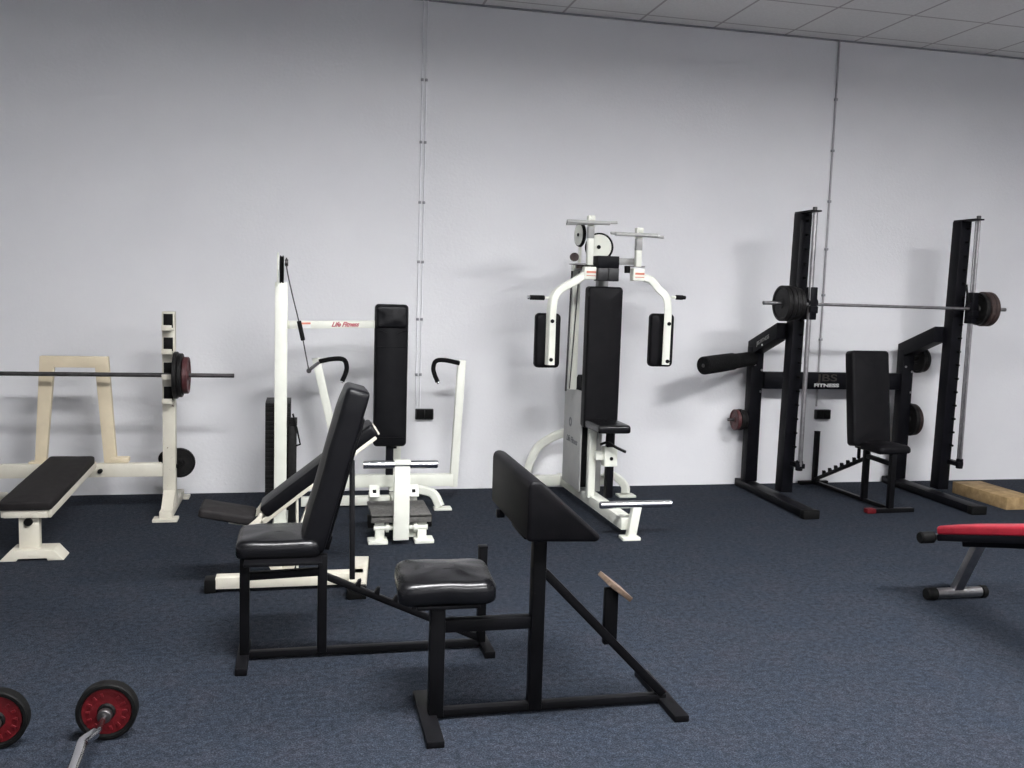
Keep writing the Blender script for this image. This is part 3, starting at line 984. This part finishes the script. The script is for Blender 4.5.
    # pivots, arms, pads
    for s, xp, zt in ((-1, 1.905, 1.992), (1, 2.250, 1.925)):
        y = 6.12
        bm = NB()
        add_box(bm, (xp, y, (1.70 + zt) / 2), (.040, .042, zt - 1.70), bev=.004)
        pv = obj('pivot_post', bm, 'white', t)
        bm = NB(); add_box(bm, (xp, y, zt - .075), (.042, .044, .080), bev=.002)
        obj('post_band', bm, 'greymetal', pv)
        bm = NB(); add_box(bm, (xp, y, zt + .015), (.048, .050, .045), bev=.005)
        add_cyl(bm, (xp, y - .026, zt + .015), (xp, y - .034, zt + .015), .009, 10)
        obj('top_cap', bm, 'white', pv)
        # T handle: two parallel thin bars
        xc = xp + (.005 if s < 0 else .0)
        bm = NB()
        add_cyl(bm, (xc - .185, y - .045, zt - .012), (xc + .115, y - .045, zt - .012) if s < 0 else (xc + .120, y - .045, zt - .012), .013, 12, .003)
        if s > 0: add_cyl(bm, (xc - .19, y + .04, zt - .002), (xc + .195, y + .04, zt - .016), .010, 12, .002)
        else: add_cyl(bm, (xc - .165, y + .04, zt - .022), (xc + .195, y + .04, zt + .002), .010, 12, .002)
        obj('link_bar', bm, 'panel', pv)
        # collar
        bm = NB(); add_box(bm, (xp, y, 1.645), (.082, .075, .085), bev=.006)
        cl = obj('arm_collar', bm, 'white', t)
        bm = NB(); add_box(bm, (xp + .004, y - .0385, 1.652), (.066, .002, .014)); add_box(bm, (xp + .004, y - .0385, 1.628), (.066, .002, .005))
        obj('label_stripe', bm, 'label_orange', cl, 'orange-red label stripes')
        dz = .028 if s > 0 else 0.0
        xa = 1.625 if s < 0 else 2.445
        bm = NB()
        pts = [(xp + s * .03, y, 1.632), (xp + s * .10, y - .02, 1.590 + dz * .6), (xa - s * .060, y - .06, 1.525 + dz), (xa - s * .014, y - .09, 1.470 + dz), (xa, y - .10, 1.38 + dz), (xa, y - .10, 1.25), (xa, y - .10, 1.030 + dz * .4)]
        add_tube(bm, smooth_path(pts, 6), .03, sect=(.050, .055), up=(0, 1, 0))
        arm = obj('swing_arm', bm, 'white', t)
        for z in (1.320, 1.065):
            bm = NB(); add_cyl(bm, (xa, y - .125, z), (xa, y - .137, z), .013, 12, .002)
            obj('bolt', bm, 'rubber', arm)
        R2 = Matrix(((1, 0, 0), (0, 0, -1), (0, 1, 0)))
        bm = NB(); add_cushion(bm, (xa - .006 if s < 0 else xa - .018, y - .035, 1.187 + dz * .6), (.172, .365, .065), R2, .024, .006)
        ap = obj('arm_pad', bm, 'mattvinyl', arm)
        bm = NB(); add_cyl(bm, (xa + s * .02, y - .10, 1.472 + dz), (xa + s * .06, y - .10, 1.472 + dz), .010, 10)
        gs = obj('grip_stub', bm, 'white', arm)
        L = .10 if s < 0 else .055
        bm = NB(); add_cyl(bm, (xa + s * .050, y - .10, 1.472 + dz), (xa + s * (.050 + L), y - .10, 1.472 + dz), .0165, 14, .004)
        g = obj('hand_grip', bm, 'foam', arm)
        bm = NB(); add_cyl(bm, (xa + s * (.048 + L), y - .10, 1.472 + dz), (xa + s * (.068 + L), y - .10, 1.472 + dz), .013, 12, .003)
        obj('grip_end_cap', bm, 'chrome' if s < 0 else 'rubber', g)
    # backrest
    R2 = Matrix(((1, 0, 0), (0, 0, -1), (0, 1, 0)))
    bm = NB(); add_cushion(bm, (2.018, 6.12, 1.075), (.245, .965, .095), R2, .020, .008)
    obj('backrest', bm, 'mattvinyl', t)
    # seat
    bm = NB(); add_cushion(bm, (2.015, 5.93, .630), (.225, .33, .055), None, .02, .006)
    obj('seat', bm, 'glossvinyl', t)
    bm = NB(); add_box(bm, (1.960, 6.08, .365), (.050, .055, .50), bev=.004)
    obj('seat_upright', bm, 'white', t)
    bm = NB(); add_box(bm, (2.060, 5.99, .370), (.050, .050, .48), bev=.003)
    so = obj('seat_post', bm, 'blackclean', t)
    bm = NB(); add_box(bm, (2.058, 5.99, .415), (.090, .080, .130), bev=.005)
    add_box(bm, (2.0, 6.0, .42), (.08, .04, .06), bev=.004)
    sl = obj('seat_sleeve', bm, 'white', t)
    bm = NB(); add_cyl(bm, (2.060, 5.955, .405), (2.060, 5.942, .405), .012, 12, .002)
    obj('locking_pin', bm, 'rubber', sl)
    bm = NB(); add_tube(bm, smooth_path([(1.975, 5.94, .505), (2.02, 5.92, .520), (2.07, 5.90, .492), (2.135, 5.88, .462)], 5), .01, sect=(.035, .014))
    obj('release_lever', bm, 'rubber', sl)
pec_deck()

# ================================================================ G  squat / smith rack
LX, RXX = 3.590, 4.930
def squat_rack():
    t = thing('smith_rack', 'tall black squat rack with chrome guide rods, against the wall on the right', 'exercise machine', (4.25, 6.4, 0))
    for s, x in ((-1, LX), (1, RXX)):
        bxx = x - .075
        xr = x + (.012 if s < 0 else .030)
        bm = NB(); add_beam(bm, (bxx - .050, 5.775, .031), (bxx - .012, 6.905, .031), .112, .055)
        bb = obj('base_beam', bm, 'blackclean', t)
        bm = NB(); add_box(bm, (bxx - .050, 5.78, .032), (.122, .06, .062), bev=.006)
        obj('end_cap', bm, 'rubber', bb)
        bm = NB(); add_beam(bm, (x - .022, 6.34, .07), (x + .004, 6.34, 2.14), .100, .092, up=(1, 0, 0))
        add_box(bm, (x - .004, 6.26, 2.143), (.080, .24, .012), bev=.002)
        up = obj('upright', bm, 'blackclean', t)
        bm = NB()
        for k in range(17):
            z = .42 + k * .104
            add_cyl(bm, (x + .012, 6.295, z), (x + .012, 6.262, z), .009, 8)
        obj('safety_pegs', bm, 'rubber', up)
        for q, yy in enumerate((6.185, 6.215)):
            if s < 0 and q: continue
            r = .017 if s < 0 else .010
            bm = NB(); add_cyl(bm, (xr, yy, .29), (xr, yy, 2.150), r, 14)
            obj('guide_rod', bm, 'steel', t)
        bm = NB(); add_box(bm, (x + .022, 6.235, .29), (.050, .13, .035), bev=.004)
        add_cyl(bm, (xr, 6.195, .255), (xr, 6.195, .33), .026, 14, .004)
        obj('rod_foot', bm, 'blackclean', up)
        bm = NB(); add_cyl(bm, (xr, 6.195, 2.148), (xr, 6.195, 2.175), .016, 12, .003)
        obj('rod_cap', bm, 'darksteel', up)
        # carriage
        bm = NB(); add_box(bm, (x + .030, 6.20, 1.485), (.052, .080, .235), bev=.006)
        add_cyl(bm, (x - .005, 6.20, 1.49), (x + .07, 6.20, 1.49), .034, 16, .004)
        add_box(bm, (x + .030, 6.185, 1.44), (.058, .075, .05), bev=.004)
        cg = obj('carriage', bm, 'blackclean', t)
        if s > 0:
            bm = NB(); add_tube(bm, smooth_path([(x - .01, 6.17, 1.52), (x - .035, 6.17, 1.58), (x - .045, 6.18, 1.66)], 4), .008, 8)
            obj('catch_hook', bm, 'rubber', cg)
        # rear post and sloping link
        bm = NB(); add_box(bm, (bxx - .005, 6.79, .595), (.100, .085, 1.07), bev=.004)
        rp = obj('rear_post', bm, 'blackclean', t)
        for (zz, dx) in ((.95, .03), (.78, .03), (.99, -.03)):
            bm = NB(); add_cyl(bm, (bxx + dx, 6.746, zz), (bxx + dx, 6.738, zz), .009, 10, .001)
            obj('bolt', bm, 'steel', rp)
        bm = NB()
        add_prism(bm, [(6.835, 1.090), (6.835, 1.170), (6.39, 1.335), (6.39, 1.215), (6.75, 1.080)], 'x', bxx - .052, bxx + .042, .003)
        lk = obj('sloping_link', bm, 'blackclean', t)
        if s < 0:
            # faint white script along the outer side
            dirv = Vector((0, -.445, .165)).normalized()
            upv = Vector((0, .165, .445)).normalized()
            nrm = Vector((-1, 0, 0))
            Rt = Matrix((dirv, dirv.cross(nrm) * -1, nrm)).transposed()
            text_obj('lettering', 'JBS FITNESS', 'greymetal', lk, (bxx - .0530, 6.60, 1.190), .040, Rt, shear=.3, squash=1.0)
            bm = NB(); add_cyl(bm, (bxx - .052, 6.60, 1.155), (bxx - .057, 6.60, 1.155), .008, 12)
            obj('bolt', bm, 'labelwhite', lk)
    bm = NB(); add_box(bm, ((LX + RXX) / 2 - .05, 6.80, .865), (RXX - LX - .10, .055, .135), bev=.003)
    cb = obj('rear_crossbar', bm, 'blackclean', t)
    text_obj('lettering', 'JBS', 'gold', cb, (4.140, 6.7715, .888), .080, FRONT, squash=1.75, bold=.001, label='dull gold letters')
    text_obj('lettering', 'FITNESS', 'labelwhite', cb, (4.135, 6.7715, .828), .036, FRONT, squash=1.75, bold=.0015, label='white letters')
    # storage pegs
    for (x0, x1, z) in ((LX - .12, LX - .29, .550), (RXX - .03, RXX + .135, 1.045), (RXX - .03, RXX + .10, .550)):
        bm = NB(); add_cyl(bm, (x0, 6.79, z), (x1, 6.79, z), .012, 12, .003)
        obj('storage_peg', bm, 'darksteel', t)
    # foam roller peg, upper left
    bm = NB()
    a, b = Vector((3.49, 6.76, 1.040)), Vector((2.925, 6.47, 1.000))
    add_cyl(bm, a, b, .014, 12)
    pg = obj('roller_peg', bm, 'darksteel', t)
    d = (b - a).normalized(); L = (b - a).length
    bm = NB()
    add_lathe(bm, a + d * .03, d, [(0, 0), (0, .048), (.008, .056), (.20, .058), (.235, .060), (.255, .066), (L * .7, .068), (L - .04, .068), (L - .032, .060), (L - .032, 0)], 28)
    obj('foam_roller', bm, 'foam', pg)
squat_rack()
SBZ, SBY = 1.480, 6.185
bm = NB()
add_cyl(bm, (3.232, SBY, SBZ), (5.250, SBY, SBZ), .0115, 14, .002)
add_cyl(bm, (3.232, SBY, SBZ), (3.58, SBY, SBZ), .0145, 14, .003); add_cyl(bm, (4.99, SBY, SBZ), (5.250, SBY, SBZ), .0145, 14, .003)
tag(obj('barbell_bar', bm, 'steel', None, origin=(4.26, SBY, SBZ)), 'long steel bar held across the front of the black squat rack', 'barbell')
gl = 'plates on the left end of the squat rack bar'
for k, (x, r) in enumerate(((3.385, .128), (3.422, .128), (3.460, .122), (3.496, .115))):
    weight_plate('weight_plate', (x, SBY, SBZ), (1, 0, 0), r, .033, 'iron',
                 ['large black plate outermost on the left end of the squat rack bar', 'second plate in from the left end of the squat rack bar, behind the outermost', 'third plate in from the left end of the squat rack bar', 'smallest plate next to the left guide rod on the squat rack bar'][k], group=gl)
gr = 'plates on the right end of the squat rack bar'
for k, (x, r, m) in enumerate(((5.010, .122, 'iron'), (5.048, .130, 'brown'), (5.086, .130, 'brown'))):
    weight_plate('weight_plate', (x, SBY, SBZ), (1, 0, 0), r, .034, m,
                 ['black plate next to the right guide rod on the squat rack bar', 'rusty brown plate in the middle of the right end stack', 'rusty brown plate outermost on the right end of the squat rack bar'][k], group=gr)
weight_plate('weight_plate', (LX - 0.220, 6.79, .55), (1, 0, 0), .082, .030, 'redbrown', 'small dull red plate on the left storage peg of the squat rack')
weight_plate('weight_plate', (LX - 0.187, 6.79, .55), (1, 0, 0), .084, .028, 'iron', 'small black plate between the red plate and the left rear post of the rack')
weight_plate('weight_plate', (LX - 0.157, 6.79, .55), (1, 0, 0), .078, .024, 'iron', 'small black plate tight against the left rear post of the rack, behind the red one')
weight_plate('weight_plate', (RXX + .035, 6.79, 1.045), (1, 0, 0), .108, .034, 'iron', 'black plate on the upper right storage peg of the squat rack')
weight_plate('weight_plate', (RXX + .075, 6.79, 1.045), (1, 0, 0), .100, .030, 'iron', 'outer black plate on the upper right storage peg, under the sloping link')
weight_plate('weight_plate', (RXX - .008, 6.79, .55), (1, 0, 0), .135, .034, 'iron', 'large black plate on the lower right storage peg of the squat rack')
weight_plate('weight_plate', (RXX + .026, 6.79, .55), (1, 0, 0), .130, .030, 'brown', 'large brown plate outermost on the lower right storage peg')

# ================================================================ I  red sit-up bench
def situp():
    t = thing('situp_bench', 'red padded sloping sit-up bench at the right edge', 'weight bench', (3.33, 4.1, 0))
    xc = 3.345
    a, b = Vector((xc, 4.10, .365)), Vector((xc, 2.95, .655))
    d = (b - a).normalized(); s = Vector((1, 0, 0)); u = s.cross(d)
    if u.z < 0: s = -s; u = s.cross(d)
    R = Matrix((s, d, u)).transposed()
    bm = NB(); add_cushion(bm, (a + b) / 2 - Vector((.01,0,0)), (.325, (b - a).length, .045), R, .016, .006, wrinkle=.002)
    obj('bench_pad', bm, 'redvinyl', t)
    bm = NB(); add_box(bm, (a + b) / 2 - u * .038 - Vector((.01, 0, 0)), (.315, (b - a).length, .034), R, .004)
    add_beam(bm, a - u * .065 - d * .0, b - u * .065, .05, .045)
    obj('rail', bm, 'blackclean', t)
    bm = NB(); add_cyl(bm, (3.135, 4.115, .325), (3.545, 4.115, .325), .017, 16, .003)
    eb = obj('end_tube', bm, 'steel', t)
    for x0, x1 in ((3.095, 3.175), (3.515, 3.575)):
        bm = NB(); add_cyl(bm, (x0, 4.115, .325), (x1, 4.115, .325), .031, 18, .006)
        obj('tube_end_cap', bm, 'rubber', eb)
    def leg(y, ytop, ztop):
        bm = NB(); add_beam(bm, (3.325, y, .05), (3.36, ytop, ztop), .038, .055, up=(1, 0, 0))
        lg = obj('leg', bm, 'steel', t)
        bm = NB(); add_cyl(bm, (3.165, y, .032), (3.49, y, .032), .027, 18, .003)
        cf = obj('cross_tube', bm, 'steel', lg)
        for x0, x1 in ((3.145, 3.205), (3.465, 3.50)):
            bm = NB(); add_cyl(bm, (x0, y, .032), (x1, y, .032), .032, 18, .005)
            obj('rubber_cap', bm, 'rubber', lg)
    leg(4.10, 4.0, .325)
    leg(3.05, 3.12, .54)
situp()

# ================================================================ K  wooden riser
bm = NB(); add_box(bm, (5.265, 6.175, .046), (.26, .60, .092), bev=.003)
tag(obj('wooden_block', bm, 'board', None, origin=(5.265, 6.175, 0)), 'yellow-brown wooden block lying on the carpet right of the squat rack', 'block')

# ================================================================ J  EZ curl bars
def curl_bar(x, y, label_bar, lab_far, lab_near, rot=0):
    z = .0965
    bm = NB()
    # profile along -y from the far plate toward the viewer
    pts = [(0, .06), (0, -.10), (-.002, -.145), (-.030, -.215), (-.024, -.30), (-.014, -.45), (.028, -.53), (.028, -.58), (-.010, -.66), (-.022, -.82), (-.030, -.90), (.0, -.97), (0, -1.18)]
    P = [Vector((x + a, y + b, z)) for a, b in pts]
    add_tube(bm, smooth_path(P[:4], 5), .0095, 16)
    add_tube(bm, [P[2] + (P[3] - P[2]) * .2] + smooth_path(P[3:-2], 5), .018, 24)
    add_tube(bm, smooth_path(P[-3:], 5), .0095, 16)
    o = obj('curl_bar', bm, 'chrome', None, origin=(x, y - .55, z))
    tag(o, label_bar, 'curl bar', 'chrome curl bars on the floor')
    for yy in (y - .035, y - 1.085):
        bm = NB(); add_lathe(bm, (x, yy - .012, z), (0, 1, 0), [(0, .0), (0, .020), (.004, .023), (.020, .023), (.024, .020), (.024, 0)], 20)
        obj('collar', bm, 'darksteel', o)
    weight_plate('weight_plate', (x, y + .01, z), (0, 1, 0), .096, .045, 'rubber', lab_far, face='red', group='red-faced plates on the curl bars')
    weight_plate('weight_plate', (x, y - 1.13, z), (0, 1, 0), .096, .045, 'rubber', lab_near, face='red', group='red-faced plates on the curl bars')
curl_bar(-.61, 3.19, 'bent chrome curl bar lying on the carpet, the right one of two', 'red-faced black plate lying nearest the room middle, on the right curl bar', 'red-faced plate on the near end of the right curl bar')
curl_bar(-.940, 3.18, 'bent chrome curl bar lying on the carpet, the left one at the image edge', 'red-faced black plate cut by the left image edge, on the left curl bar', 'red-faced plate on the near end of the left curl bar')

# clean helper flags
for o in scene.objects:
    if '_local' in o: del o['_local']

# ---------------------------------------------------------------- world, camera, view
w = bpy.data.worlds.new('world'); scene.world = w; w.use_nodes = True
w.node_tree.nodes['Background'].inputs[0].default_value = (.5, .5, .55, 1)
w.node_tree.nodes['Background'].inputs[1].default_value = 0.1

F_PX, PITCH, ROLL, YAW, H = 940.0, .100675, .030679, .224216, 1.52270
fw = Vector((math.sin(YAW) * math.cos(PITCH), math.cos(YAW) * math.cos(PITCH), -math.sin(PITCH)))
r0 = Vector((math.cos(YAW), -math.sin(YAW), 0)); u0 = r0.cross(fw)
r = math.cos(ROLL) * r0 + math.sin(ROLL) * u0
u = -math.sin(ROLL) * r0 + math.cos(ROLL) * u0
cam = bpy.data.cameras.new('camera'); cam.sensor_width = 36; cam.lens = F_PX / 1024 * 36
co = bpy.data.objects.new('camera', cam); C.objects.link(co)
mw = Matrix((r, u, -fw)).transposed().to_4x4(); mw.translation = Vector((0, 0, H))
co.matrix_world = mw
scene.camera = co

scene.view_settings.view_transform = 'Standard'
scene.view_settings.look = 'None'
scene.view_settings.gamma = 1
scene.view_settings.exposure = 1.75
scene.view_settings.use_curve_mapping = False
